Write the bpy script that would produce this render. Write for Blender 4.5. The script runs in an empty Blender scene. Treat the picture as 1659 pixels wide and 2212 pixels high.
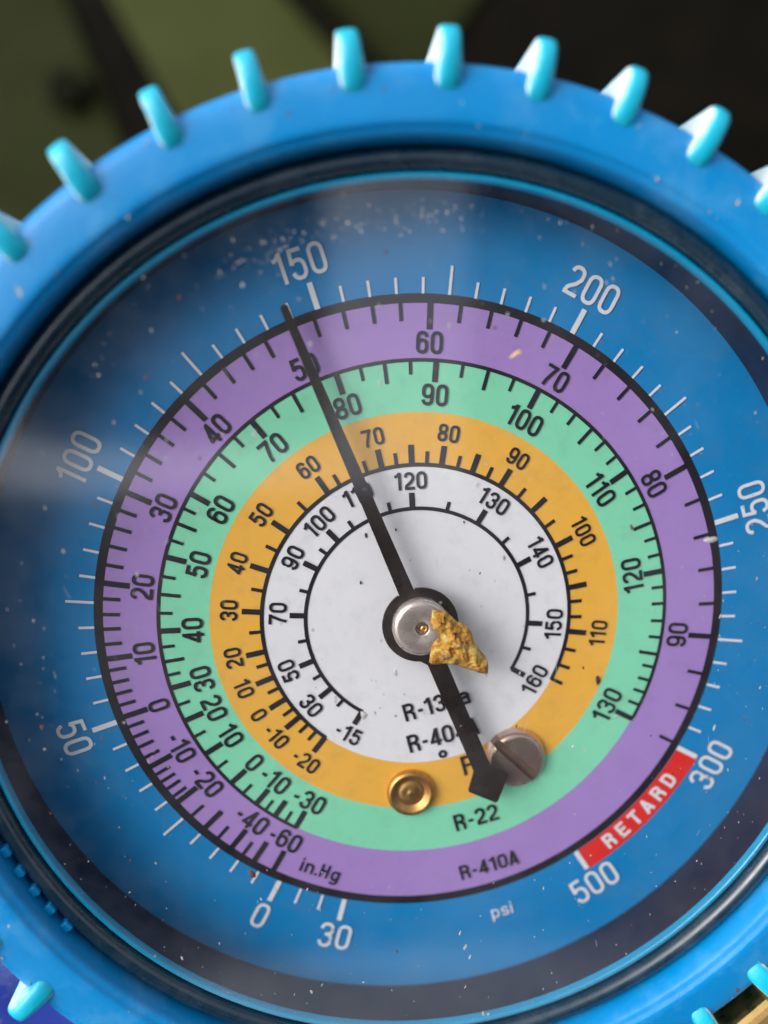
import bpy, bmesh, math, random
from mathutils import Vector, Matrix, noise

C = bpy.context.scene.collection
SC = bpy.context.scene
RA = 2.5                      # radius of the black scale ring, cm; every length below given "in ring radii" is multiplied by it
rad = math.radians
random.seed(7)

# ------------------------------------------------------------------ camera, sky, sun, exposure
# everything is laid out in the gauge's own frame (dial in the xy plane, z out of the dial) and turned upright at the end
CAM_POS = Vector((-0.80908, 1.98655, 6.3067))
CV = Matrix(((0.99634, -0.014985, 0.084157), (0.0, -0.984515, -0.1753), (0.085481, 0.174658, -0.980912)))  # camera right, down, forward
UP_CV = Vector((-0.22, -0.40, -0.89)).normalized()
FPX, CX, CY = 1800.0, 829.5, 1106.0
cam = bpy.data.cameras.new('camera')
cam.sensor_fit = 'HORIZONTAL'; cam.sensor_width = 36.0
cam.lens = 36.0 * FPX / 1659.0
cam.clip_start = 0.1; cam.clip_end = 20000.0
cam.dof.use_dof = True; cam.dof.focus_distance = 6.38
cam.dof.aperture_fstop = 0.145
cam_o = bpy.data.objects.new('camera', cam); C.objects.link(cam_o)
right, down, fwd = (CV @ Vector(v) for v in ((1, 0, 0), (0, 1, 0), (0, 0, 1)))
cm = Matrix((right, -down, -fwd)).transposed().to_4x4(); cm.translation = CAM_POS
cam_o.matrix_world = cm
SC.camera = cam_o

UP = (CV @ UP_CV).normalized()
UPRIGHT = UP.rotation_difference(Vector((0, 0, 1))).to_matrix().to_4x4()
SUN_D = Vector((-0.76, 0.36, 0.56)).normalized()             # towards the sun, gauge axes: low from the left, a little from above
SUN_W = (UPRIGHT.to_3x3() @ SUN_D).normalized()
sun = bpy.data.lights.new('sun', 'SUN'); sun.energy = 0.55; sun.angle = rad(60); sun.color = (1.0, 0.96, 0.9)
sun_o = bpy.data.objects.new('sun', sun); C.objects.link(sun_o)
sun_o.rotation_euler = SUN_W.to_track_quat('Z', 'Y').to_euler()

w = bpy.data.worlds.new('World'); SC.world = w; w.use_nodes = True
nt = w.node_tree; bg = nt.nodes['Background']
sky = nt.nodes.new('ShaderNodeTexSky'); sky.sky_type = 'NISHITA'; sky.sun_disc = False
sky.sun_elevation = math.asin(max(0.05, min(1, SUN_W.z)))
sky.sun_rotation = math.atan2(SUN_W.x, SUN_W.y)
sky.air_density = 1.0; sky.dust_density = 7.0; sky.ozone_density = 1.0
hs = nt.nodes.new('ShaderNodeHueSaturation'); hs.inputs['Saturation'].default_value = 0.30      # overcast: the sky is nearly grey
nt.links.new(sky.outputs[0], hs.inputs['Color']); nt.links.new(hs.outputs[0], bg.inputs[0]); bg.inputs[1].default_value = 0.15
SC.view_settings.view_transform = 'Standard'; SC.view_settings.look = 'None'
SC.view_settings.gamma = 1.0; SC.view_settings.exposure = 0.78
SC.cycles.max_bounces = 10; SC.cycles.transparent_max_bounces = 12

def px(u, v, depth):
    """a point of the place: along the ray of picture position (u, v), at the given depth in cm"""
    return CAM_POS + CV @ Vector(((u - CX) / FPX * depth, (v - CY) / FPX * depth, depth))

# ------------------------------------------------------------------ materials (procedural)
def nodes_of(name):
    m = bpy.data.materials.new(name); m.use_nodes = True
    nt = m.node_tree
    return m, nt, nt.nodes['Principled BSDF']

def ramp(nt, src, stops):
    r = nt.nodes.new('ShaderNodeValToRGB')
    el = r.color_ramp.elements
    while len(el) < len(stops): el.new(0.5)
    for e, (p, c) in zip(el, stops):
        e.position = p; e.color = c if len(c) == 4 else (*c, 1)
    nt.links.new(src, r.inputs[0]); return r.outputs[0]

def noise_tex(nt, scale, detail=4, rough=0.55, coord='Object', stretch=None):
    tc = nt.nodes.new('ShaderNodeTexCoord'); n = nt.nodes.new('ShaderNodeTexNoise')
    n.inputs['Scale'].default_value = scale; n.inputs['Detail'].default_value = detail
    n.inputs['Roughness'].default_value = rough
    src = tc.outputs[coord]
    if stretch:
        mp = nt.nodes.new('ShaderNodeMapping'); mp.inputs['Scale'].default_value = stretch
        nt.links.new(src, mp.inputs[0]); src = mp.outputs[0]
    nt.links.new(src, n.inputs['Vector']); return n.outputs['Fac']

def mixc(nt, fac, a, b):
    m = nt.nodes.new('ShaderNodeMix'); m.data_type = 'RGBA'
    for s, v in ((m.inputs[6], a), (m.inputs[7], b)):
        if isinstance(v, tuple): s.default_value = (*v, 1)
        else: nt.links.new(v, s)
    if isinstance(fac, float): m.inputs[0].default_value = fac
    else: nt.links.new(fac, m.inputs[0])
    return m.outputs[2]

def bump(nt, p, src, strength, dist=0.02):
    b = nt.nodes.new('ShaderNodeBump'); b.inputs['Strength'].default_value = strength
    b.inputs['Distance'].default_value = dist
    nt.links.new(src, b.inputs['Height']); nt.links.new(b.outputs[0], p.inputs['Normal'])

def worn(name, base, rough=0.45, metallic=0.0, dirt=None, dirt_amt=0.0, dirt_scale=3.0, var=0.12, scale=6.0,
         bump_s=0.0, bump_scale=60.0, coat=0.0, sss=0.0, sss_r=(0.03, 0.2, 0.4), spec=0.5, rvar=0.1):
    m, nt, p = nodes_of(name)
    n = noise_tex(nt, scale)
    col = mixc(nt, n, tuple(c * (1 - var) for c in base), tuple(min(1, c * (1 + var)) for c in base))
    if dirt:
        d = ramp(nt, noise_tex(nt, dirt_scale, 8, 0.7), [(0.5, (0, 0, 0)), (0.78, (dirt_amt,) * 3)])
        col = mixc(nt, d, col, dirt)
    nt.links.new(col, p.inputs['Base Color'])
    rr = ramp(nt, noise_tex(nt, scale * 1.7), [(0.3, (max(0.02, rough - rvar),) * 3), (0.7, (min(1, rough + rvar),) * 3)])
    nt.links.new(rr, p.inputs['Roughness'])
    p.inputs['Metallic'].default_value = metallic
    p.inputs['Specular IOR Level'].default_value = spec
    p.inputs['Coat Weight'].default_value = coat
    if sss:
        p.inputs['Subsurface Weight'].default_value = sss
        p.inputs['Subsurface Radius'].default_value = sss_r
        p.inputs['Subsurface Scale'].default_value = 1.0
    if bump_s: bump(nt, p, noise_tex(nt, bump_scale, 5), bump_s)
    return m

M = {}
M['rubber'] = worn('blue_rubber', (0.0, 0.212, 0.52), 0.42, dirt=(0.16, 0.40, 0.62), dirt_amt=0.40, dirt_scale=1.6, var=0.10,
                   scale=1.2, bump_s=0.14, bump_scale=34, spec=0.36, sss=0.35, sss_r=(0.01, 0.09, 0.16), rvar=0.14)
def knob_material():
    """the same soft plastic, painted lighter for its glow, flanks whitened for sky light"""
    m, nt, p = nodes_of('painted_sheen_rubber')
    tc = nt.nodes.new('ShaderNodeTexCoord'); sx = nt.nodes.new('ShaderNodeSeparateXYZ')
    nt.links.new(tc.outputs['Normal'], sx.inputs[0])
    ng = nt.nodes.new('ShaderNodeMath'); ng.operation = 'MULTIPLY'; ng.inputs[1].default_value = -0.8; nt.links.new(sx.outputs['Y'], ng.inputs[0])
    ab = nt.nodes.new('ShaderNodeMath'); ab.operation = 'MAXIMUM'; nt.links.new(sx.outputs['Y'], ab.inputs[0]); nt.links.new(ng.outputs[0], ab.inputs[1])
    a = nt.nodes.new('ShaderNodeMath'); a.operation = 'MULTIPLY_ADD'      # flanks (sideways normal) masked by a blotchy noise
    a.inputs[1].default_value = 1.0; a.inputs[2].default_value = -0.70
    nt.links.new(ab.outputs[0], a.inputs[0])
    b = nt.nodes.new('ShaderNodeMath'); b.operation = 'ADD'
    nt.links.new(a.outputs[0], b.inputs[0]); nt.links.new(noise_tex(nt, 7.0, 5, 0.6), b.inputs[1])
    f = ramp(nt, b.outputs[0], [(0.42, (0, 0, 0)), (0.74, (0.85,) * 3)])  # amount of white painted on the flanks as sky sheen
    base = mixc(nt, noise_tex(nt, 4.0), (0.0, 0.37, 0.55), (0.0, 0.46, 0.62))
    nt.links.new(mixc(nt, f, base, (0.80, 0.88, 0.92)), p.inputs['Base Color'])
    p.inputs['Roughness'].default_value = 0.42; p.inputs['Specular IOR Level'].default_value = 0.6
    p.inputs['Subsurface Weight'].default_value = 0.5; p.inputs['Subsurface Radius'].default_value = (0.01, 0.12, 0.16)
    p.inputs['Subsurface Scale'].default_value = 1.0
    bump(nt, p, noise_tex(nt, 14, 4), 0.25)
    return m
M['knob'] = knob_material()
M['groove'] = worn('blue_black_plastic', (0.003, 0.015, 0.035), 0.22, dirt=(0.25, 0.25, 0.24), dirt_amt=0.12, dirt_scale=2.5, coat=0.4, spec=0.6)
M['clear_rim'] = worn('smoky_clear_rim', (0.006, 0.024, 0.045), 0.30, dirt=(0.22, 0.25, 0.27), dirt_amt=0.15, dirt_scale=3.0, coat=0.3, spec=0.6, bump_s=0.05, bump_scale=6)
M['lip'] = worn('bright_blue_lip', (0.001, 0.26, 0.48), 0.22, var=0.15, scale=1.5, coat=0.3)
M['wall'] = worn('dark_case_wall', (0.014, 0.015, 0.038), 0.5, dirt=(0.06, 0.04, 0.02), dirt_amt=0.4, dirt_scale=0.5, var=0.3, scale=0.8, spec=0.35)
M['case'] = worn('black_case', (0.02, 0.02, 0.022), 0.5)
def paint(name, c): return worn(name, c, 0.42, var=0.06, scale=0.9, dirt=tuple(x * 0.55 + 0.05 for x in c), dirt_amt=0.40, dirt_scale=5.0, spec=0.35)
M['p_blue'] = paint('dial_blue', (0.003, 0.205, 0.50))
M['p_purple'] = paint('dial_purple', (0.36, 0.22, 0.55))
M['p_green'] = paint('dial_green', (0.22, 0.66, 0.43))
M['p_orange'] = paint('dial_orange', (0.80, 0.42, 0.06))
M['p_white'] = paint('dial_white', (0.74, 0.73, 0.77))
M['p_red'] = paint('dial_red', (0.70, 0.02, 0.015))
M['ink'] = worn('black_ink', (0.012, 0.010, 0.016), 0.45, var=0.2, spec=0.35)
M['ink_white'] = worn('white_ink', (0.68, 0.70, 0.74), 0.45, var=0.06, spec=0.35)
M['needle'] = worn('matt_black_needle', (0.015, 0.0105, 0.010), 0.36, dirt=(0.12, 0.09, 0.08), dirt_amt=0.3, dirt_scale=7, spec=0.4)  # brown tint and blotches painted in for a warm reflection
M['nickel'] = worn('nickel', (0.66, 0.57, 0.53), 0.26, 0.7, var=0.08, dirt=(0.30, 0.20, 0.15), dirt_amt=0.4, dirt_scale=8, bump_s=0.05, bump_scale=30)
M['brass'] = worn('brass', (0.68, 0.37, 0.12), 0.38, 1.0, var=0.15, dirt=(0.35, 0.15, 0.04), dirt_amt=0.7, dirt_scale=7)
M['screw'] = worn('brown_tinted_screw', (0.66, 0.48, 0.40), 0.20, 0.85, var=0.06, dirt=(0.30, 0.19, 0.15), dirt_amt=0.35, dirt_scale=5)  # brown put into the metal for the warm surroundings it mirrors
M['slot'] = worn('dark_slot', (0.22, 0.14, 0.11), 0.4, 0.5, var=0.3, scale=12)  # slot faces, darker than the screw head
M['brass_fit'] = worn('brass_fitting', (0.50, 0.33, 0.12), 0.30, 1.0, var=0.1, dirt=(0.45, 0.28, 0.10), dirt_amt=0.4, dirt_scale=1.2)
M['violet'] = worn('violet_blue_plastic', (0.05, 0.085, 0.50), 0.28, var=0.2, scale=1.0, coat=0.6, dirt=(0.55, 0.58, 0.85), dirt_amt=0.9, dirt_scale=0.9)
M['olive'] = worn('olive_paint', (0.036, 0.044, 0.009), 0.7, spec=0.12, dirt=(0.012, 0.012, 0.005), dirt_amt=0.6, dirt_scale=0.25, var=0.25, scale=0.3)
M['olive_dark'] = worn('shaded_olive_paint', (0.018, 0.0225, 0.0055), 0.75, spec=0.08, dirt=(0.004, 0.004, 0.002), dirt_amt=0.7, dirt_scale=0.2, var=0.3, scale=0.3)  # the rail's olive darkened in its colour to stand for less light
M['soil'] = worn('dark_soil', (0.0022, 0.0018, 0.0008), 0.9, spec=0.05, var=0.5, scale=0.12, dirt=(0.010, 0.007, 0.004), dirt_amt=0.5, dirt_scale=0.3)
M['hole'] = worn('dark_steel', (0.005, 0.006, 0.0025), 0.8, 0.0, spec=0.05)
M['straw'] = worn('straw', (0.70, 0.48, 0.20), 0.6, var=0.25, scale=30)
M['dust'] = worn('pale_dust', (0.34, 0.34, 0.33), 0.8, var=0.3, scale=20)
M['grit'] = worn('brown_grit', (0.10, 0.035, 0.02), 0.8, var=0.5, scale=30)
M['black_grit'] = worn('dark_grit', (0.02, 0.015, 0.012), 0.8, var=0.4, scale=30)
def crumb_material():
    m, nt, p = nodes_of('yellow_brown_crumb')
    c = ramp(nt, noise_tex(nt, 13, 7, 0.7), [(0.33, (0.015, 0.008, 0.004)), (0.38, (0.26, 0.09, 0.008)), (0.46, (0.55, 0.26, 0.022)), (0.55, (0.64, 0.42, 0.07)), (0.65, (0.72, 0.64, 0.32))])
    c2 = mixc(nt, ramp(nt, noise_tex(nt, 6, 3), [(0.48, (0, 0, 0)), (0.62, (0.75,) * 3)]), c, (0.30, 0.09, 0.006))
    nt.links.new(c2, p.inputs['Base Color']); p.inputs['Roughness'].default_value = 0.8
    bump(nt, p, noise_tex(nt, 28, 6, 0.75), 0.8, 0.02)
    return m
M['crumb'] = crumb_material()
def lens_material():
    """thin clear plastic: mostly see-through, a Fresnel mirror on top, and a faint uneven film of grime"""
    m, nt, p = nodes_of('scuffed_clear_lens'); nt.nodes.remove(p)
    out = nt.nodes['Material Output']
    tr = nt.nodes.new('ShaderNodeBsdfTransparent'); gl = nt.nodes.new('ShaderNodeBsdfGlossy'); df = nt.nodes.new('ShaderNodeBsdfDiffuse')
    tr.inputs[0].default_value = (0.97, 0.98, 0.98, 1); gl.inputs['Roughness'].default_value = 0.07
    df.inputs[0].default_value = (0.62, 0.62, 0.62, 1)
    film = ramp(nt, noise_tex(nt, 1.3, 7, 0.65), [(0.40, (0.004,) * 3), (0.75, (0.045,) * 3)])
    m1 = nt.nodes.new('ShaderNodeMixShader'); nt.links.new(film, m1.inputs[0])
    nt.links.new(tr.outputs[0], m1.inputs[1]); nt.links.new(df.outputs[0], m1.inputs[2])
    ge = nt.nodes.new('ShaderNodeNewGeometry'); dt = nt.nodes.new('ShaderNodeVectorMath'); dt.operation = 'DOT_PRODUCT'
    nt.links.new(ge.outputs['Incoming'], dt.inputs[0]); nt.links.new(ge.outputs['Normal'], dt.inputs[1])
    def mth(op, x, y=None, z=None):
        k = nt.nodes.new('ShaderNodeMath'); k.operation = op
        for i, v in enumerate((x, y, z)):
            if v is None: continue
            if isinstance(v, (int, float)): k.inputs[i].default_value = v
            else: nt.links.new(v, k.inputs[i])
        return k.outputs[0]
    fac = mth('MULTIPLY_ADD', mth('POWER', mth('SUBTRACT', 1.0, mth('ABSOLUTE', dt.outputs['Value'])), 5.0), 0.9, 0.115)   # Schlick, both faces of the sheet
    m2 = nt.nodes.new('ShaderNodeMixShader'); nt.links.new(fac, m2.inputs[0])
    nt.links.new(m1.outputs[0], m2.inputs[1]); nt.links.new(gl.outputs[0], m2.inputs[2])
    nt.links.new(m2.outputs[0], out.inputs[0])
    return m
M['lens'] = lens_material()
M['sky_blocker'] = worn('brown_blocker', (0.055, 0.034, 0.026), 0.8, spec=0.2, var=0.3, scale=0.1)  # for the unseen overhead slabs added to block sky

# ------------------------------------------------------------------ object helpers
def obj(name, bm, mat, parent=None, smooth=False, bevel=None):
    me = bpy.data.meshes.new(name); bm.normal_update(); bm.to_mesh(me); bm.free()
    me.materials.append(mat)
    if smooth:
        for p in me.polygons: p.use_smooth = True
    o = bpy.data.objects.new(name, me); C.objects.link(o)
    if parent: o.parent = parent
    if bevel:
        b = o.modifiers.new('bevel', 'BEVEL'); b.width = bevel; b.segments = 3; b.limit_method = 'ANGLE'; b.angle_limit = rad(35)
    return o

def thing(name, label, cat, group=None, kind=None, loc=(0, 0, 0)):
    o = bpy.data.objects.new(name, None); C.objects.link(o); o.location = loc
    return tag(o, label, cat, group, kind)

def tag(o, label=None, cat=None, group=None, kind=None):
    if label: o['label'] = label
    if cat: o['category'] = cat
    if group: o['group'] = group
    if kind: o['kind'] = kind
    return o

def lathe(profile, n=192, a0=0.0, a1=360.0, scale=RA, closed=False):
    """profile of (radius, height) turned about the gauge axis"""
    bm = bmesh.new(); full = abs(a1 - a0) >= 359.9
    cols = []
    for i in range(n if full else n + 1):
        a = rad(a0 + (a1 - a0) * i / n); ca, sa = math.cos(a), math.sin(a)
        cols.append([bm.verts.new((r * scale * ca, r * scale * sa, h * scale)) for r, h in profile])
    m = len(profile)
    for i in range(n):
        A, B = cols[i], cols[(i + 1) % len(cols)]
        for j in range(m - 1 + (1 if closed else 0)):
            k = (j + 1) % m
            vs = [A[j], B[j], B[k], A[k]]
            if profile[j][0] < 1e-6: vs = [A[j], B[k], A[k]]
            elif profile[k][0] < 1e-6: vs = [A[j], B[j], A[k]]
            bm.faces.new(vs)
    bmesh.ops.remove_doubles(bm, verts=bm.verts, dist=1e-5)
    bmesh.ops.recalc_face_normals(bm, faces=bm.faces)
    return bm

def ring(r0, r1, z, n=240, a0=0.0, a1=360.0):
    bm = bmesh.new(); full = abs(a1 - a0) >= 359.9
    vs = []
    for i in range(n if full else n + 1):
        a = rad(a0 + (a1 - a0) * i / n)
        vs.append([bm.verts.new((r * RA * math.cos(a), r * RA * math.sin(a), z)) for r in ((r0, r1) if r0 > 0 else (r1,))])
    if r0 > 0:
        for i in range(n):
            A, B = vs[i], vs[(i + 1) % len(vs)]; bm.faces.new((A[0], A[1], B[1], B[0]))
    else: bm.faces.new([v[0] for v in vs])
    return bm

def extrude_poly(pts, z0, z1):
    bm = bmesh.new()
    lo = [bm.verts.new((x, y, z0)) for x, y in pts]; hi = [bm.verts.new((x, y, z1)) for x, y in pts]
    bm.faces.new(hi); bm.faces.new(lo[::-1])
    for i in range(len(pts)):
        j = (i + 1) % len(pts); bm.faces.new((lo[i], lo[j], hi[j], hi[i]))
    bmesh.ops.recalc_face_normals(bm, faces=bm.faces)
    return bm

# ------------------------------------------------------------------ printed letters and figures: condensed sans drawn as strokes
def arc(cx, cy, rx, ry, a0, a1, n=12, p=2.0):
    out = []
    for i in range(n + 1):
        a = rad(a0 + (a1 - a0) * i / n); c, s = math.cos(a), math.sin(a)
        out.append((cx + rx * math.copysign(abs(c) ** (2 / p), c), cy + ry * math.copysign(abs(s) ** (2 / p), s)))
    return out

def glyph(ch, W, s):
    """centre lines of one character in a box W wide and 1 high, for stroke width s: list of (points, closed), advance"""
    h = s / 2; x0, x1, y0, y1 = h, W - h, h, 1 - h; cx = W / 2; rx = (x1 - x0) / 2; ry = rx * 1.25
    P = 2.4
    if ch == '0': return [(arc(cx, y1 - ry, rx, ry, 0, 180, 12, P) + arc(cx, y0 + ry, rx, ry, 180, 360, 12, P), True)], W
    if ch == '1': return [([(W * 0.50, 0), (W * 0.50, 1)], False), ([(W * 0.02, 0.77), (W * 0.22, 0.79), (W * 0.42, 0.90), (W * 0.46, 1 - h * 0.6)], False)], W * 0.72
    if ch == '2': return [(arc(cx, y1 - ry, rx, ry, 170, 0, 12, P) + [(x1 - .01, .60), (cx + rx * .45, .43), (x0 + rx * .35, .24), (x0 + .02, y0)], False), ([(h * .6, y0), (W, y0)], False)], W
    if ch == '3': return [(arc(cx, y1 - ry, rx, ry, 172, 0, 11, P) + arc(cx, .53 + ry * .8, rx, ry * .8, 0, -78, 7, P) + [(cx - rx * .25, .53)], False),
                          ([(cx - rx * .25, .53)] + arc(cx, .53 - ry, rx * 1.0, ry, 80, 0, 7, P) + arc(cx, y0 + ry, rx, ry, 0, -172, 11, P), False)], W
    if ch == '4': return [([(W * .70, 0), (W * .70, 1)], False), ([(W * .66, 1 - h), (x0 + .01, .27)], False), ([(0, .25), (W, .25)], False)], W
    if ch == '5': return [([(x1, y1), (x0 + .05, y1), (x0 + .015, .50)], False), ([(x0 + .015, .50)] + arc(cx, .62 - ry, rx, ry, 140, 0, 9, P) + arc(cx, y0 + ry, rx, ry, 0, -170, 11, P), False)], W
    if ch == '6': return [(arc(cx, y1 - ry, rx, ry, 12, 180, 11, P) + arc(cx, y0 + ry, rx, ry, 180, 360, 12, P) + arc(cx, .60 - ry, rx, ry, 0, 175, 11, P), False)], W
    if ch == '9': return [([(W - x, 1 - y) for x, y in glyph('6', W, s)[0][0][0]], False)], W
    if ch == '7': return [([(0, y1), (W, y1)], False), ([(x1, y1), (cx + rx * .35, .58), (cx - rx * .2, .25), (cx - rx * .35, 0)], False)], W
    if ch == '8': return [(arc(cx, .755 - h * .4, rx * .93, .245 - h * .6, -90, 270, 22, P), True), (arc(cx, .26 + h * .25, rx, .26 - h * .75, 90, 450, 22, P), True)], W
    if ch == '-': return [([(W * .08, .42), (W * .52, .42)], False)], W * .60
    if ch == '.': return [([(W * .02, h), (W * .02 + s * 1.1, h)], False)], W * .34
    if ch == 'R': return [([(x0, 0), (x0, 1)], False), ([(x0, y1), (cx, y1)] + arc(cx, .76 - h * .5, rx, .24 - h * .5, 90, -90, 10, P) + [(x0, .52 - h * .5)], False), ([(cx + rx * .1, .5), (x1 - .01, .36), (x1, 0)], False)], W * 1.05
    if ch == 'A': return [([(h * .9, 0), (cx, 1)], False), ([(cx, 1), (W - h * .9, 0)], False), ([(W * .2, .26), (W * .8, .26)], False)], W * 1.05
    if ch == 'D': return [([(x0, 0), (x0, 1)], False), ([(x0, y1), (cx, y1)] + arc(cx, y1 - ry, rx, ry, 90, 0, 7, P) + arc(cx, y0 + ry, rx, ry, 0, -90, 7, P) + [(x0, y0)], False)], W * 1.05
    if ch == 'E': return [([(x0, 0), (x0, 1)], False), ([(x0, y1), (W * .95, y1)], False), ([(x0, .52), (W * .85, .52)], False), ([(x0, y0), (W, y0)], False)], W
    if ch == 'T': return [([(cx, 0), (cx, 1)], False), ([(0, y1), (W, y1)], False)], W
    if ch == 'F': return [([(x0, 0), (x0, 1)], False), ([(x0, y1), (W, y1)], False), ([(x0, .50), (W * .85, .50)], False)], W
    if ch == 'H': return [([(x0, 0), (x0, 1)], False), ([(x1, 0), (x1, 1)], False), ([(x0, .52), (x1, .52)], False)], W * 1.1
    X = .74
    if ch == 'i': return [([(h, 0), (h, X)], False), ([(h, .87), (h, 1)], False)], s * 1.35
    if ch == 'n': return [([(x0, 0), (x0, X)], False), ([(x0, .5)] + arc(cx, X - h - ry * .9, rx, ry * .9, 160, 0, 9, P) + [(x1, 0)], False)], W
    if ch == 'a': return [(arc(cx, X - h - ry * .8, rx, ry * .8, 165, 0, 9, P) + [(x1, 0)], False), ([(x1, .44), (cx, .42)] + arc(cx, .22 + h * .3, rx, .22 - h * .7, 90, 270, 9, P) + [(x1, .10)], False)], W * 1.05
    if ch == 'g': return [([(x1, X), (x1, -.08)] + arc(cx, -.08, rx, .15, 0, -165, 8, P), False), (arc(cx, .37, rx, .37 - h, 0, 360, 16, P), True)], W
    if ch == 'p': return [([(x0, X), (x0, -.25)], False), (arc(cx, .37, rx, .37 - h, 0, 360, 16, P), True)], W
    if ch == 's': return [(arc(cx, X - h - .16, rx, .16, 20, 180, 8, P) + arc(cx, X - h - .16, rx, .16, 180, 235, 4, P) + arc(cx, h + .16, rx, .16, 60, 0, 4, P) + arc(cx, h + .16, rx, .16, 0, -160, 8, P), False)], W
    if ch == 'o': return [(arc(cx * .8, .80, rx * .8, rx * .8, 0, 360, 18), True)], W * .9
    return [], W * .5

def stroke(bm, pts, closed, s, z, T):
    q = []
    for p in pts:
        if not q or (Vector(p) - Vector(q[-1])).length > 1e-4: q.append(p)
    if closed and (Vector(q[0]) - Vector(q[-1])).length < 1e-4: q.pop()
    n = len(q); L = []; Rr = []
    for i in range(n):
        p = Vector(q[i])
        a = Vector(q[i - 1]) if (i > 0 or closed) else None
        b = Vector(q[(i + 1) % n]) if (i < n - 1 or closed) else None
        d1 = (p - a).normalized() if a else None; d2 = (b - p).normalized() if b else None
        if d1 is None: nn = Vector((-d2.y, d2.x)); k = 1
        elif d2 is None: nn = Vector((-d1.y, d1.x)); k = 1
        else:
            n1 = Vector((-d1.y, d1.x)); n2 = Vector((-d2.y, d2.x)); nn = (n1 + n2)
            nn = nn.normalized() if nn.length > 1e-3 else n1; k = min(1.6, 1 / max(0.3, nn.dot(n1)))
        o = nn * (s / 2 * k)
        L.append(bm.verts.new(T @ Vector((p.x + o.x, p.y + o.y, z)))); Rr.append(bm.verts.new(T @ Vector((p.x - o.x, p.y - o.y, z))))
    for i in range(n if closed else n - 1):
        j = (i + 1) % n; bm.faces.new((L[i], Rr[i], Rr[j], L[j]))

def text_mesh(text, H, W, s, gap):
    """flat print, centred on its own origin; H cap height (ring radii), W glyph width / H, s stroke / H"""
    adv = []; x = 0.0
    for ch in text:
        g, wd = glyph(ch, W, s); adv.append((x, g)); x += wd + gap
    total = x - gap
    bm = bmesh.new(); k = 0
    for xo, g in adv:
        for pts, closed in g:
            T = Matrix.Scale(H * RA, 4) @ Matrix.Translation((xo - total / 2, -0.5, 0))
            stroke(bm, pts, closed, s, k * 0.0012, T); k += 1
    return bm

# ------------------------------------------------------------------ the gauge
gauge = thing('pressure_gauge', 'round pressure gauge with a colour ringed dial in a knobbed blue rubber cover', 'pressure gauge')

# rubber cover round the case, forty-two knobs on its flank
cover = obj('rubber_cover', lathe([(1.50, -1.3), (1.552, -1.2), (1.556, -0.4), (1.550, 0.10), (1.545, 0.24), (1.540, 0.285), (1.530, 0.305), (1.515, 0.316), (1.495, 0.320), (1.455, 0.323),
                                   (1.415, 0.324), (1.394, 0.324), (1.389, 0.322), (1.385, 0.316), (1.379, 0.312), (1.372, 0.309), (1.367, 0.305), (1.363, 0.294), (1.361, 0.245), (1.360, 0.15)], 256), M['rubber'], gauge, smooth=True)

def knob_mesh():
    """one fin: x radial, y along the rim, z out of the dial"""
    bm = bmesh.new(); rows = []
    for r, hw, top, bot in ((1.448, .026, .300, -.42), (1.468, .0325, .326, -.42), (1.495, .034, .343, -.42), (1.53, .0315, .354, -.42), (1.565, .0285, .358, -.42), (1.592, .028, .349, -.41), (1.612, .0265, .328, -.39), (1.626, .022, .285, -.36), (1.632, .009, .18, -.30)):
        row = []
        for k in range(13):                                      # rounded cross-section: one flank, round front end, other flank
            a = rad(180 * k / 12); c, s_ = math.cos(a), math.sin(a)
            row.append(bm.verts.new((r * RA, hw * RA * math.copysign(abs(c) ** 0.7, c), (top - hw * 0.9 + hw * 0.9 * s_ ** 0.8) * RA)))
        row = [bm.verts.new((r * RA, hw * RA * 1.12, bot * RA))] + [bm.verts.new((r * RA, hw * RA * 1.05, (top * .5 + bot * .5) * RA))] + row + [bm.verts.new((r * RA, -hw * RA * 1.05, (top * .5 + bot * .5) * RA)), bm.verts.new((r * RA, -hw * RA * 1.12, bot * RA))]
        rows.append(row)
    for A, B in zip(rows, rows[1:]):
        for i in range(len(A) - 1): bm.faces.new((A[i], B[i], B[i + 1], A[i + 1]))
    bm.faces.new(rows[-1])
    bmesh.ops.recalc_face_normals(bm, faces=bm.faces)
    return bm
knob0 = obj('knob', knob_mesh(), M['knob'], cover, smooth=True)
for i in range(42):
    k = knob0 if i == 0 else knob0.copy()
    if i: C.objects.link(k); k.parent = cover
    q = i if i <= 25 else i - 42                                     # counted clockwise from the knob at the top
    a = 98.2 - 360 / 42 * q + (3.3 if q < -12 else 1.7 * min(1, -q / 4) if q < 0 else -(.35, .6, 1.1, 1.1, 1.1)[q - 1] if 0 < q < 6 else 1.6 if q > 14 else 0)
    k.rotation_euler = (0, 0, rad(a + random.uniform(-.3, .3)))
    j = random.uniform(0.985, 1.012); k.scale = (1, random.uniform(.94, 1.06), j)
# fine grip ribs under the lip of the cover, worn away elsewhere
rib_bm = bmesh.new(); bmesh.ops.create_cube(rib_bm, size=1.0)
for v in rib_bm.verts: v.co = Vector((v.co.x * .06, v.co.y * .075, v.co.z * .10))
rib0 = obj('grip_rib', rib_bm, M['rubber'], cover, bevel=0.008)
for i in range(6):
    r = rib0 if i == 0 else rib0.copy()
    if i: C.objects.link(r); r.parent = cover
    a = rad(202.5 + 3.1 * i); r.location = (1.350 * RA * math.cos(a), 1.350 * RA * math.sin(a), .245 * RA); r.rotation_euler = (0, 0, a)

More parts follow.
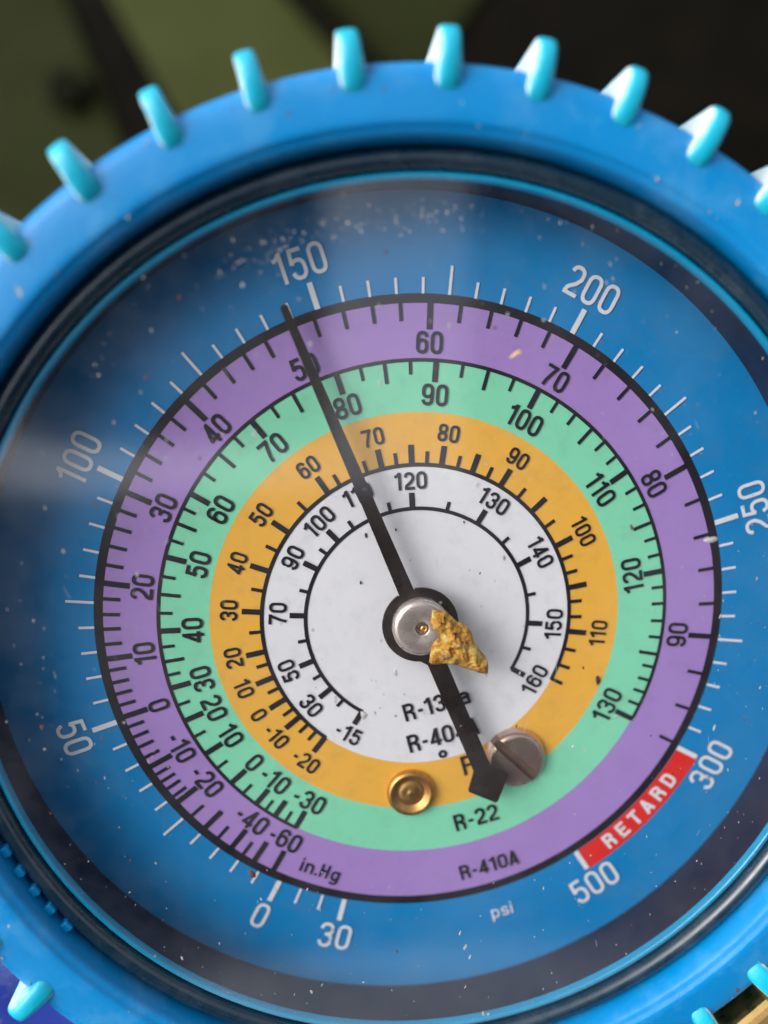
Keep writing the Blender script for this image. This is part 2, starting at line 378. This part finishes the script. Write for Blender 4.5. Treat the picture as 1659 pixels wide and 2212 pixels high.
obj('case', lathe([(0.0, -1.28), (1.49, -1.28), (1.49, -0.1), (1.345, -0.1), (1.345, -0.03), (0.0, -0.03)], 128), M['case'], gauge)
obj('groove_ring', lathe([(1.3605, .10), (1.3605, .205), (1.355, .212), (1.348, .205), (1.340, .10)], 256), M['groove'], gauge, smooth=True)
rim = obj('lens_rim', lathe([(1.354, .10), (1.354, .212), (1.351, .232), (1.344, .245), (1.334, .2515), (1.322, .2525), (1.312, .249), (1.304, .241), (1.2995, .226), (1.2985, .10)], 256), M['clear_rim'], gauge, smooth=True)
obj('retaining_lip', lathe([(1.2975, .10), (1.2975, .212), (1.293, .219), (1.285, .221), (1.279, .215), (1.278, .195)], 256), M['lip'], gauge, smooth=True)
wall_bm = lathe([(1.279, .200), (1.2805, .18), (1.283, .155), (1.285, .128), (1.288, .10), (1.292, .07), (1.296, .038), (1.299, .012), (1.300, .003)], 256)
for v in wall_bm.verts:                                              # wall foot shifted to imitate a dark crescent refracted at the lens edge
    k = 1 - v.co.z / (.2 * RA); v.co.x -= .013 * RA * k; v.co.y -= .010 * RA * k
obj('inner_wall', wall_bm, M['wall'], gauge, smooth=True)
lens = obj('lens', lathe([(0.0, .258), (.25, .2575), (.5, .2555), (.75, .252), (1.0, .2455), (1.15, .2405), (1.22, .2385), (1.279, .2372)], 192), M['lens'], gauge, smooth=True)

# dial plate and its printed rings
dial = obj('dial', lathe([(0, -.012), (1.335, -.012), (1.335, -.002), (0, -.002)], 192), M['case'], gauge)
for nm, r0, r1, m in (('blue_band', 1.0, 1.335, 'p_blue'), ('black_ring', .972, 1.0, 'ink'), ('purple_band', .805, .972, 'p_purple'), ('green_band', .651, .805, 'p_green'),
                      ('orange_band', .490, .651, 'p_orange'), ('white_disc', 0, .490, 'p_white')):
    obj(nm, ring(r0, r1, 0.0), M[m], dial)
red = obj('red_block', ring(1.0005, 1.083, .004, 40, 302.75, 331.77), M['p_red'], dial)

PURPLE= {18: 174.78, 16: 177.72, 14: 180.49, 12: 183.38, 10: 186.17, 8: 188.4, 6: 190.84, 4: 193.1, 2: 195.37, 0: 197.72, -2: 199.87, -4: 202.07, -6: 204.28, -8: 206.6, -10: 208.7, -12: 210.61, -14: 212.36, -16: 214.15, -18: 216.06, -20: 217.44, -25: 221.3, -30: 224.85, -35: 228.12, -40: 231.42, -45: 234.07, -50: 236.61, -60: 240.85, 20: 171.88, 22: 168.46, 24: 164.96, 26: 161.48, 28: 158.19, 30: 154.73, 32: 150.82, 34: 147.13, 36: 143.01, 38: 139.36, 40: 135.37, 42: 131.16, 44: 126.73, 46: 122.47, 48: 118.09, 52: 108.78, 54: 103.61, 56: 98.45, 58: 93.5, 60: 88.19, 62: 82.75, 64: 77.18, 66: 71.64, 68: 66.08, 70: 60.52, 72: 54.34, 74: 48.05, 76: 41.96, 78: 35.66, 80: 29.36, 82: 22.34, 84: 15.28, 86: 8.51, 88: 1.5, 90: 354.84, 92: 347.21, 94: 339.69, 96: 332.27}
GREEN= {45: 172.97, 42.5: 177.25, 40: 181.39, 37.5: 185.1, 35: 188.56, 32.5: 191.77, 30: 194.86, 25: 199.16, 20: 203.16, 15: 207.54, 10: 212.4, 5: 216.75, 0: 221.62, -5: 225.33, -10: 229.35, -15: 232.04, -20: 234.71, -25: 237.52, -30: 240.4, 60: 149.41, 57.5: 152.98, 55: 156.58, 52.5: 160.55, 50: 164.45, 47.5: 168.88, 62.5: 144.1, 65: 138.83, 67.5: 133.98, 70: 128.87, 72.5: 123.66, 75: 118.38, 80: 108.16, 82.5: 102.87, 85: 97.65, 87.5: 92.05, 90: 86.44, 92.5: 80.56, 95: 74.81, 97.5: 68.87, 100: 62.83, 102: 57.84, 104: 52.95, 105: 47.89, 106: 43.75, 108: 39.44, 110: 35.15, 112: 30.72, 114: 26.36, 115: 21.78, 116: 18.0, 118: 13.94, 120: 9.91, 121: 6.12, 122: 2.12, 123: 357.9, 124: 353.87, 125: 349.73, 126: 346.52, 127: 343.16, 128: 340.03, 129: 336.79, 130: 333.07}
ORANGE= {40: 160.6, 35: 168.22, 30: 176.12, 25: 183.55, 20: 191.16, 15: 196.02, 10: 201.53, 5: 206.07, 0: 211.11, -5: 215.86, -10: 219.87, -13: 224.16, -16: 228.39, -20: 232.54, 45: 152.63, 50: 144.7, 55: 134.47, 60: 124.54, 62.5: 119.59, 67.5: 108.8, 70: 103.34, 72.5: 98.05, 75: 92.63, 77.5: 87.24, 80: 81.88, 82.5: 76.04, 85: 70.42, 87.5: 64.52, 90: 58.78, 92.5: 50.9, 95: 43.49, 97.5: 35.66, 100: 27.35, 102: 21.58, 103: 16.01, 105: 10.45, 106: 4.94, 108: 359.14, 110: 353.44, 113: 346.57, 116: 340.0, 120: 333.85}
WHITE= {90: 152.16, 80: 164.75, 70: 177.11, 60: 190.08, 50: 201.44, 40: 209.95, 30: 218.96, 10: 227.85, -15: 239.71, 95: 143.09, 100: 134.43, 105: 124.49, 115: 104.18, 120: 93.13, 125: 75.66, 130: 58.58, 135: 41.88, 140: 27.68, 145: 10.94, 150: 356.0, 155: 342.78, 160: 330.11}
PURPLE_L= {10: 185.99, 0: 197.72, -10: 208.14, -20: 217.62, -40: 231.03, -60: 239.68, 20: 171.8, 30: 154.66, 40: 135.31, 50: 113.65, 60: 88.08, 70: 60.91, 80: 29.48, 90: 354.8, 'in.Hg': 249.63, 'R-410A': 285.94}
GREEN_L= {40: 181.56, 30: 194.69, 20: 203.13, 10: 211.85, 0: 221.62, -10: 228.94, -30: 239.85, 50: 164.36, 60: 149.3, 70: 128.96, 80: 108.08, 90: 86.19, 100: 62.44, 110: 35.2, 120: 10.24, 130: 333.6, 'R-22': 286.15}
ORANGE_L= {40: 161.07, 50: 144.73, 60: 124.89, 70: 103.84, 80: 81.2, 90: 58.65, 100: 27.43, 110: 353.71, 30: 175.94, 20: 191.05, 10: 201.32, 0: 211.03, -10: 219.85, -20: 232.39}
WHITE_L= {70: 176.42, 50: 201.42, 30: 219.31, -15: 239.6, 90: 152.21, 100: 134.05, 110: 115.24, 120: 93.34, 130: 57.75, 140: 28.07, 150: 356.07, 160: 330.45, 'R-134a': 282.16, 'R-404A': 282.46, 'deg': 280.83, 'F': 286.34}
PSI_L= {150: 108.08, 200: 62.81, 250: 17.45, 300: 331.62, 500: 302.79, 'psi': 285.91, 0: 242.79, 30: 256.07, 50: 198.35, 100: 152.83, 'RETARD': 317.49}


BW, MW = .0176, .0112
tick_meshes = {}
def tick(v, a, r0, r1, w_, mat, z):
    key = (round(r1 - r0, 4), w_, mat.name)
    if key not in tick_meshes:
        bm = bmesh.new(); L = (r1 - r0) * RA; hw = w_ * RA / 2
        bm.faces.new([bm.verts.new(p) for p in ((0, -hw, 0), (L, -hw, 0), (L, hw, 0), (0, hw, 0))])
        me = bpy.data.meshes.new('tick_mark'); bm.to_mesh(me); bm.free(); me.materials.append(mat); tick_meshes[key] = me
    o = bpy.data.objects.new('tick_mark', tick_meshes[key]); C.objects.link(o); o.parent = dial
    o.location = (r0 * RA * math.cos(rad(a)), r0 * RA * math.sin(rad(a)), z); o.rotation_euler = (0, 0, rad(a))
def bold(v): return v % 10 == 0
for v, a in PURPLE.items(): tick(v, a, *((.896, .9735, BW) if bold(v) else (.921, .9735, MW)), M['ink'], .006)
for v, a in GREEN.items(): tick(v, a, *((.741, .805, BW) if bold(v) else ((.741, .805, MW) if v % 5 == 0 and v > 30 else (.763, .805, MW * .9))), M['ink'], .006)
for v, a in ORANGE.items(): tick(v, a, *((.490, .552, BW) if v in (75, 85, 95, 105) or (bold(v) and v < 115) else (.490, .531, MW)), M['ink'], .006)
for v, a in WHITE.items(): tick(v, a, *((.354, .404, BW) if v in (-15, 30, 50, 70, 90) or (bold(v) and v >= 90) else (.354, .385, MW)), M['ink'], .006)
PSI = {v: 242.98 - (242.98 - 198.21) / 50 * v if v <= 50 else 198.21 - (198.21 + 28.23) / 250 * (v - 50) for v in range(0, 301, 5)}
PSI.update({-10: 247.4, -20: 251.8, -30: 256.1, 500: 303.1})
for v, a in PSI.items(): tick(v, a, *((.999, 1.078, .0165) if v % 50 == 0 or v == -30 else ((.999, 1.083, .0085) if v % 25 == 0 else (.999, 1.046 if v >= 0 else 1.055, .0082))), M['ink_white'], .009)
for r, w_, a0, a1 in ((.806, .0112, -27.3, 240.8), (.490, .0125, -26.6, 233.0), (.354, .0120, -30.5, 240.3)):
    obj('scale_arc', ring(r - w_ / 2, r + w_ / 2, .004, 160, a0, a1), M['ink'], dial)

def numerals(table, r, H, W, s, gap, inward, mat, z=.009):
    for v, a in table.items():
        txt = str(v)
        if not txt.lstrip('-').isdigit(): continue
        flip = v in inward
        rr = r[v] if isinstance(r, dict) and v in r else (r if not isinstance(r, dict) else r['all'])
        o = obj('numeral', text_mesh(txt, H, W, s, gap), mat, dial)
        o.location = (rr * RA * math.cos(rad(a)), rr * RA * math.sin(rad(a)), z)
        o.rotation_euler = (0, 0, rad(a + (90 if flip else -90)))
def words(txt, r, a, rot, H, W, s, gap, mat, z=.009, name='lettering'):
    o = obj(name, text_mesh(txt, H, W, s, gap), mat, dial)
    o.location = (r * RA * math.cos(rad(a)), r * RA * math.sin(rad(a)), z); o.rotation_euler = (0, 0, rad(rot))
numerals(PURPLE_L, .8575, .067, .55, .15, .10, (-10, -20, -40, -60, 90), M['ink'])
numerals(GREEN_L, .703, .066, .56, .155, .10, (20, 10, 0, -10, -30, 120, 130), M['ink'])
numerals(ORANGE_L, .592, .054, .56, .155, .11, (10, 0, -10, -20, 110), M['ink'])
numerals(WHITE_L, .441, .055, .60, .165, .10, (30, -15, 150, 160), M['ink'])
numerals(PSI_L, 1.138, .092, .53, .125, .12, (250, 300, 500, 0, 30, 50), M['ink_white'])
words('in.Hg', .915, 249.6, -21.5, .048, .60, .15, .14, M['ink'])
words('R-410A', .905, 285.94, 15, .053, .62, .165, .10, M['ink'])
words('R-22', .722, 286.1, 15, .060, .60, .165, .10, M['ink'])
words('R-134a', .295, 282.4, 15.5, .060, .60, .165, .09, M['ink'])
words('R-404A', .405, 282.4, 14.5, .062, .60, .165, .09, M['ink'])
words('o', .489, 280.8, 15, .062, .55, .15, .1, M['ink'])
words('F', .532, 288.6, 15, .068, .60, .15, .1, M['ink'])
words('psi', 1.083, 285.9, 15, .046, .60, .13, .14, M['ink_white'])
for i, ch in enumerate('RETARD'):                                # follows the red block round
    a = 309.6 + 3.18 * i
    words(ch, 1.039, a, a + 90, .055, .66, .19, .1, M['ink_white'], .009)

# needle, hub and the two fixings on the dial
ND = Matrix.Rotation(rad(112.75), 4, 'Z')
def npoly():
    P = [(1.04, .006), (1.034, .012), (.95, .0135), (.5, .0195), (.11, .0245)]
    hub = [(.119 * math.cos(rad(a)), .119 * math.sin(rad(a))) for a in range(14, 166, 8)]
    tl = [(-.13, .029), (-.50, .0290), (-.525, .0295), (-.577, .069), (-.584, .069), (-.655, .005)]
    up = P + hub + tl
    return up + [(x, -y) for x, y in up[::-1]]
nb = extrude_poly([(x * RA, y * RA) for x, y in npoly()], .062 * RA, .071 * RA)
nb.transform(ND)
needle = obj('needle', nb, M['needle'], gauge, bevel=.006)
cap = obj('hub_cap', lathe([(.0895, .069), (.0895, .094), (.086, .102), (.076, .108), (.070, .109), (.024, .110), (.021, .108), (.020, .085), (0, .085)], 96), M['nickel'], gauge, smooth=True)
cap.data.materials.append(M['brass'])
obj('pin', lathe([(.012, .08), (.012, .096), (.009, .100), (0, .101)], 32), M['brass'], cap, smooth=True).location = (.006 * RA, -.003 * RA, 0)
for o in (cap,):
    md = o.modifiers.new('edges', 'EDGE_SPLIT'); md.split_angle = rad(50)
obj('spindle', lathe([(.05, 0.0), (.05, .064)], 32), M['case'], gauge, smooth=True)

def screw_mesh(R, h, slot, depth):
    bm = bmesh.new(); e = 1e-4
    us = [-R * math.cos(rad(a)) for a in range(0, 181, 5)]
    us = sorted([u for u in us if abs(u) > slot * 1.1] + [s_ * q for s_ in (-1, 1) for q in (slot, slot * .72, slot * .60, slot * .2)])
    n = 40; rows = []
    for u in us:
        half = math.sqrt(max(R * R - u * u, 1e-8)); row = []
        for j in range(n + 1):
            v_ = -half * math.cos(math.pi * j / n); r = math.sqrt(u * u + v_ * v_) / R
            z = h * (1 - max(0, (r - .80) / .20) ** 1.7) + h * .12 * (1 - r * r)
            if abs(u) < slot * .95:
                z = min(z, h * 1.1 - depth * (1 if abs(u) < slot * .65 else .45))
            row.append(bm.verts.new((u, v_, max(z, 0))))
        rows.append(row)
    for A, B, u0, u1 in zip(rows, rows[1:], us, us[1:]):
        for i in range(n):
            f = bm.faces.new((A[i], B[i], B[i + 1], A[i + 1])); f.material_index = 1 if max(abs(u0), abs(u1)) <= slot * 1.001 else 0
    bmesh.ops.remove_doubles(bm, verts=bm.verts, dist=1e-5)
    bmesh.ops.recalc_face_normals(bm, faces=bm.faces)
    return bm
sc = obj('slotted_screw', screw_mesh(.1035 * RA, .030 * RA, .0155 * RA, .018 * RA), M['screw'], gauge, smooth=True)
sc.data.materials.append(M['slot'])
sc.location = (.3265 * RA, -.4845 * RA, .002 * RA); sc.rotation_euler = (0, 0, rad(46))
md = sc.modifiers.new('edges', 'EDGE_SPLIT'); md.split_angle = rad(38)
rv = obj('brass_eyelet', lathe([(.079, .0), (.0785, .012), (.073, .022), (.066, .025), (.058, .020), (.050, .006), (.044, .003), (.036, .007), (.022, .012), (.010, .011), (.008, .013), (0, .014)], 72), M['brass'], gauge, smooth=True)
rv.location = (-.0195 * RA, -.592 * RA, 0)

# ------------------------------------------------------------------ loose things on and in the gauge
def blob_sheet(outline, h0, thick, seed, lump, noise_f, cuts=4):
    """a lumpy crust with the given outline (ring radii), lying from h0 upward"""
    bm = bmesh.new()
    vs = [bm.verts.new((x * RA, y * RA, 0)) for x, y in outline]
    es = [bm.edges.new((vs[i], vs[(i + 1) % len(vs)])) for i in range(len(vs))]
    bmesh.ops.triangle_fill(bm, edges=es, use_beauty=True)
    for _ in range(cuts):
        long = [e for e in bm.edges if e.calc_length() > .014]
        if not long: break
        bmesh.ops.subdivide_edges(bm, edges=long, cuts=1)
        bmesh.ops.triangulate(bm, faces=bm.faces)
        bmesh.ops.beautify_fill(bm, faces=bm.faces, edges=bm.edges)
    rim_v = {v for e in bm.edges if len(e.link_faces) == 1 for v in e.verts}
    P2 = [Vector((x * RA, y * RA)) for x, y in outline]
    def edge_d(p):
        best = 9
        for i in range(len(P2)):
            a, b = P2[i], P2[(i + 1) % len(P2)]; ab = b - a
            tt = max(0, min(1, (p - a).dot(ab) / ab.length_squared)); best = min(best, (p - a - ab * tt).length)
        return best
    top = {}
    for v in list(bm.verts):
        d = edge_d(Vector((v.co.x, v.co.y)))
        q = Vector((v.co.x * noise_f, v.co.y * noise_f, seed))
        nz = noise.noise(q) + .7 * noise.noise(q * 2.1) + .45 * noise.noise(q * 4.6)
        top[v] = h0 * RA + thick * RA * (min(1, (d / .09)) ** .55) * (1 + lump * nz) + .004
        if v in rim_v:
            j = noise.noise_vector(Vector((v.co.x * 9, v.co.y * 9, seed))); v.co.x += j.x * .010; v.co.y += j.y * .010
    faces = list(bm.faces); low = {v: bm.verts.new((v.co.x, v.co.y, h0 * RA)) for v in list(top)}
    rim_e = [e for e in bm.edges if len(e.link_faces) == 1]
    for v, z in top.items(): v.co.z = z
    for f in faces: bm.faces.new([low[v] for v in f.verts][::-1])
    for e in rim_e: bm.faces.new((e.verts[0], e.verts[1], low[e.verts[1]], low[e.verts[0]]))
    bmesh.ops.recalc_face_normals(bm, faces=bm.faces)
    return bm
CR = [(.0293, .0604), (.045, .062), (.068, .0594), (.078, .052), (.0876, .0418), (.0985, .030), (.1073, .0213), (.1213, .017), (.1353, .0091), (.146, -.001), (.1524, -.0143), (.1586, -.0462), (.170, -.058), (.1788, -.0729), (.195, -.092), (.2049, -.1086), (.2072, -.126), (.2057, -.1438), (.2000, -.149), (.1945, -.1463), (.180, -.144), (.1661, -.1395), (.1435, -.1329), (.126, -.124), (.1095, -.1143), (.092, -.113), (.0758, -.1103), (.050, -.1125), (.0256, -.1116), (.0199, -.1027), (.024, -.081), (.0307, -.0625), (.036, -.047), (.046, -.0300), (.058, -.019), (.044, -.006), (.03, .0006), (.027, .012), (.0256, .0236), (.028, .042)]
tag(obj('dried_crumb', blob_sheet(CR, .113, .026, 3.1, .85, 9.0, 7), M['crumb'], None, smooth=True),
    'lumpy yellow brown crumb stuck beside the silver hub of the needle', 'crumb')

def lens_h(r): return .2585 - .0143 * (r / 1.291) ** 2 * 1.68 if r < 1.29 else .24
def fleck_bm(size, seed, el=1.0):
    bm = bmesh.new(); bmesh.ops.create_icosphere(bm, subdivisions=1, radius=1)
    rr = random.Random(seed)
    for v in bm.verts:
        k = rr.uniform(.65, 1.25); v.co = Vector((v.co.x * size * k, v.co.y * size * el * k, v.co.z * size * .35 * k))
    return bm
def single(name, x, y, h, size, el, rot, mat, label, cat):
    o = obj(name, fleck_bm(size, x * 100 + y, el), mat); o.location = (x * RA, y * RA, h * RA + size * .3); o.rotation_euler = (0, 0, rad(rot))
    tag(o, label, cat); return o
single('straw_bit', .2315, .8198, lens_h(.85), .016, 4.2, -58, M['straw'], 'short tan straw bit lying on the lens above the purple ring left of 70', 'straw')
single('lint_fleck', .8252, .2941, lens_h(.87), .028, 2.2, -80, M['dust'], 'pale bluish lint fleck on the lens at the purple ring between 80 and 90', 'lint')
single('white_fleck', -.1883, -.2044, lens_h(.28), .032, 1.15, 20, M['dust'], 'round white fleck on the lens beside the -15 of the white disc', 'fleck')
single('black_grit', .594, -.226, 0.002, .024, 1.8, 10, M['black_grit'], 'black grit crumb on the orange ring near the 130 of the green ring', 'grit')
single('brown_grit', -.5215, -.6961, lens_h(.87), .026, 1.6, 30, M['grit'], 'brown grit crumb on the lens by the lower left edge of the purple ring', 'grit')

def scatter(name, pts, mat, label, cat, kind='stuff'):
    bm = bmesh.new(); rr = random.Random(len(pts))
    for (x, y, z, s, el) in pts:
        r0 = bmesh.ops.create_icosphere(bm, subdivisions=1, radius=1)
        R = Matrix.Rotation(rr.uniform(0, 6.3) if el < 1.5 else rr.gauss(1.57, .25), 4, 'Z')
        for v in r0['verts']:
            k = rr.uniform(.7, 1.25); v.co = R @ Vector((v.co.x * s * el * k, v.co.y * s * k, v.co.z * s * .4 * k)) + Vector((x, y, z))
    return tag(obj(name, bm, mat), label, cat, None, kind)
rr = random.Random(11); pts = []; pts2 = []
for i in range(900):
    r = 1.27 * math.sqrt(rr.random()); a = rr.uniform(0, 2 * math.pi)
    if r < .75 and rr.random() < .75: continue
    pts.append((r * RA * math.cos(a), r * RA * math.sin(a), lens_h(r) * RA + .002, min(.012, .0036 * math.exp(rr.gauss(0, .5))), rr.choice((1.1, 1.3, 2.0, 2.8))))
for i in range(16):                                               # hair scratches and fibres
    r = 1.2 * math.sqrt(rr.random()); a = rr.uniform(0, 2 * math.pi)
    pts.append((r * RA * math.cos(a), r * RA * math.sin(a), lens_h(r) * RA + .002, .0020, rr.uniform(14, 34)))
for i in range(210):                                              # the drift of flecks below the top of the rim
    u = rr.random(); a = 118 - 32 * u + rr.gauss(0, 2.5); r = 1.165 + .02 * u + rr.gauss(0, .022)
    if r > 1.26: continue
    pts.append((r * RA * math.cos(rad(a)), r * RA * math.sin(rad(a)), lens_h(r) * RA + .002, .0032 * math.exp(rr.gauss(0, .45)), rr.choice((1.1, 1.4, 2.2))))
scatter('dust_flecks', pts, M['dust'], 'pale dust flecks scattered over the clear lens', 'dust')
for i in range(70):
    r = 1.25 * math.sqrt(rr.random()); a = rr.uniform(0, 2 * math.pi)
    pts2.append((r * RA * math.cos(a), r * RA * math.sin(a), lens_h(r) * RA + .002, .0055 * math.exp(rr.gauss(0, .4)), rr.choice((1.1, 1.5, 2.4))))
scatter('grit_specks', pts2, M['grit'], 'tiny reddish brown grit specks on the clear lens', 'grit')
pts3 = []
for i in range(240):
    r = rr.uniform(1.38, 1.53); a = rr.uniform(0, 2 * math.pi)
    pts3.append((r * RA * math.cos(a), r * RA * math.sin(a), .322 * RA, .0068 * math.exp(rr.gauss(0, .5)), rr.choice((1.1, 1.5, 2.2))))
scatter('dirt_specks', pts3[:165], M['dust'], 'pale dirt specks on the flat face of the blue rubber cover', 'dirt')
scatter('rust_specks', pts3[165:], M['grit'], 'rust brown dirt specks on the flat face of the blue rubber cover', 'dirt')
pts4 = []
for i in range(26):
    r = .34 * math.sqrt(rr.random()); a = rr.uniform(0, 2 * math.pi)
    if r < .13: continue
    pts4.append((r * RA * math.cos(a), r * RA * math.sin(a), .008, .0045 * math.exp(rr.gauss(0, .45)), rr.choice((1.1, 1.4, 2.0))))
scatter('dial_specks', pts4, M['black_grit'], 'fine dark specks on the white centre of the dial', 'dirt')

# ------------------------------------------------------------------ beside and behind the gauge
def prism_between(name, quad_px, depth, thick, mat, parent=None, bevel=.12, tilt=(0, 0, 0, 0)):
    """a plate whose front face has these four corners, seen at the given depth (cm), extruded away from the lens"""
    bm = bmesh.new()
    f = [px(u, v, depth + t) for (u, v), t in zip(quad_px, tilt)]
    nrm = (f[1] - f[0]).cross(f[2] - f[0]).normalized()
    if nrm.dot(fwd) < 0: nrm = -nrm
    A = [bm.verts.new(p) for p in f]; B = [bm.verts.new(p + nrm * thick) for p in f]
    bm.faces.new(A); bm.faces.new(B[::-1])
    for i in range(len(f)):
        j = (i + 1) % len(f); bm.faces.new((A[i], A[j], B[j], B[i]))
    bmesh.ops.recalc_face_normals(bm, faces=bm.faces)
    return obj(name, bm, mat, parent, bevel=bevel)
G = 'olive painted metal pieces behind the gauge'
tag(prism_between('metal_rail', [(95, -260), (385, -260), (1130, 560), (560, 560)], 27, 2.0, M['olive']), 'bright olive green metal rail crossing the blurred background at upper left', 'metal rail', G)
tag(prism_between('metal_plate', [(500, -260), (1220, -260), (925, 150), (850, 150)], 31, 1.5, M['olive_dark'], tilt=(0, 0, 0, 0)), 'dull olive green metal plate behind the topmost knobs of the cover', 'metal plate', G)
lf = tag(prism_between('metal_plate', [(-500, -260), (40, -260), (420, 700), (-500, 700)], 30, 1.5, M['olive_dark']), 'dark olive metal plate with a black bolt at the far left of the background', 'metal plate', G)
bb = bmesh.new(); bmesh.ops.create_cone(bb, segments=6, radius1=.85, radius2=.75, depth=.6, cap_ends=True)
T = Matrix((right, -down, -fwd)).transposed().to_4x4(); T.translation = px(145, 195, 29.7); bb.transform(T)
obj('bolt', bb, M['hole'], lf, bevel=.05)
# ground below
gz = 42.0
bmg = bmesh.new(); g0 = UP * -gz
tang = UP.orthogonal().normalized(); bit = UP.cross(tang)
q = [bmg.verts.new(g0 + tang * a * 4000 + bit * b * 4000) for a, b in ((-1, -1), (1, -1), (1, 1), (-1, 1))]
bmg.faces.new(q)
if bmg.faces[:][0].calc_center_median().length and (q[1].co - q[0].co).cross(q[2].co - q[0].co).dot(UP) < 0: bmesh.ops.reverse_faces(bmg, faces=bmg.faces[:])
gr = obj('ground', bmg, M['soil']); gr['kind'] = 'structure'

# violet blue valve knob at the lower left, brass fitting at the lower right, both lower than the cover
def lobed(R, n, dep, h, amp):
    bm = bmesh.new(); N = 96; prof = [(0, h), (.55, h), (.86, h * .94), (.97, h * .75), (1.0, h * .4), (1.0, -h), (0, -h)]
    cols = []
    for i in range(N):
        a = 2 * math.pi * i / N; k = 1 + amp * math.cos(n * a)
        cols.append([bm.verts.new((R * r * (k if r > .3 else 1) * math.cos(a), R * r * (k if r > .3 else 1) * math.sin(a), z)) for r, z in prof])
    for i in range(N):
        A, B = cols[i], cols[(i + 1) % N]
        for j in range(len(prof) - 1):
            vs = [A[j], B[j], B[j + 1], A[j + 1]]
            if prof[j][0] == 0: vs = [A[j], B[j + 1], A[j + 1]]
            elif prof[j + 1][0] == 0: vs = [A[j], B[j], A[j + 1]]
            bm.faces.new(vs)
    bmesh.ops.remove_doubles(bm, verts=bm.verts, dist=1e-5); bmesh.ops.recalc_face_normals(bm, faces=bm.faces)
    return bm
vk = obj('valve_knob', lobed(1.5, 6, 0, .55, .10), M['violet'], None, smooth=True)
vk.location = px(-75, 2300, 7.4); vk.rotation_euler = (rad(10), rad(14), rad(25))
md = vk.modifiers.new('edges', 'EDGE_SPLIT'); md.split_angle = rad(40)
tag(vk, 'shiny violet blue plastic valve knob peeping out under the cover at lower left', 'valve knob')
fit = thing('brass_fitting', 'gold coloured brass pipe fitting under the cover at lower right', 'pipe fitting')
bmf = lathe([(0, 1.6), (.80, 1.6), (.86, 1.55), (.86, .55), (.80, .50), (.74, .46), (.74, -1.8), (0, -1.8)], 64, scale=1.0)
pp = obj('pipe', bmf, M['brass_fit'], fit, smooth=True); pp.modifiers.new('e', 'EDGE_SPLIT').split_angle = rad(40)
bmf = bmesh.new(); bmesh.ops.create_cone(bmf, segments=6, radius1=1.06, radius2=1.06, depth=.75, cap_ends=True)
hx = obj('hex_nut', bmf, M['brass_fit'], fit, bevel=.07); hx.location = (0, 0, -.35)
fc = (right * .80 - down * .58 + fwd * .10).normalized()
fit.location = px(1690, 2225, 7.3); fit.rotation_euler = fc.to_track_quat('Z', 'Y').to_euler()

# ------------------------------------------------------------------ overhead: an unseen roof with an angled gap of sky, added for lens glare
blocker = thing('glare_blocker', 'added unseen dark roof high overhead with an angled gap of sky, mirrored in the lens', 'blocker')
RZ = 97.0
def blocker_slabs(x0, x1, y0, y1, n):
    for i in range(n):
        bm = bmesh.new(); bmesh.ops.create_cube(bm, size=1.0); d = (y1 - y0) / n
        for v in bm.verts: v.co = Vector(((x0 + (v.co.x + .5) * (x1 - x0)) * RZ, (y0 + d * (i + .004 + (v.co.y + .5) * .992)) * RZ, RZ + (v.co.z + .5) * 2.5))
        obj('blocker_slab', bm, M['sky_blocker'], blocker, bevel=.25)
blocker_slabs(.196, .78, -.9, .50, 7)
blocker_slabs(-.60, .192, -.9, -.117, 4)
blocker_slabs(-.42, .0, -.050, .36, 3)

# ------------------------------------------------------------------ turn the whole place upright (z up)
for o in list(C.objects):
    if o.parent is None and o.type != 'LIGHT':
        o.matrix_world = UPRIGHT @ o.matrix_basis
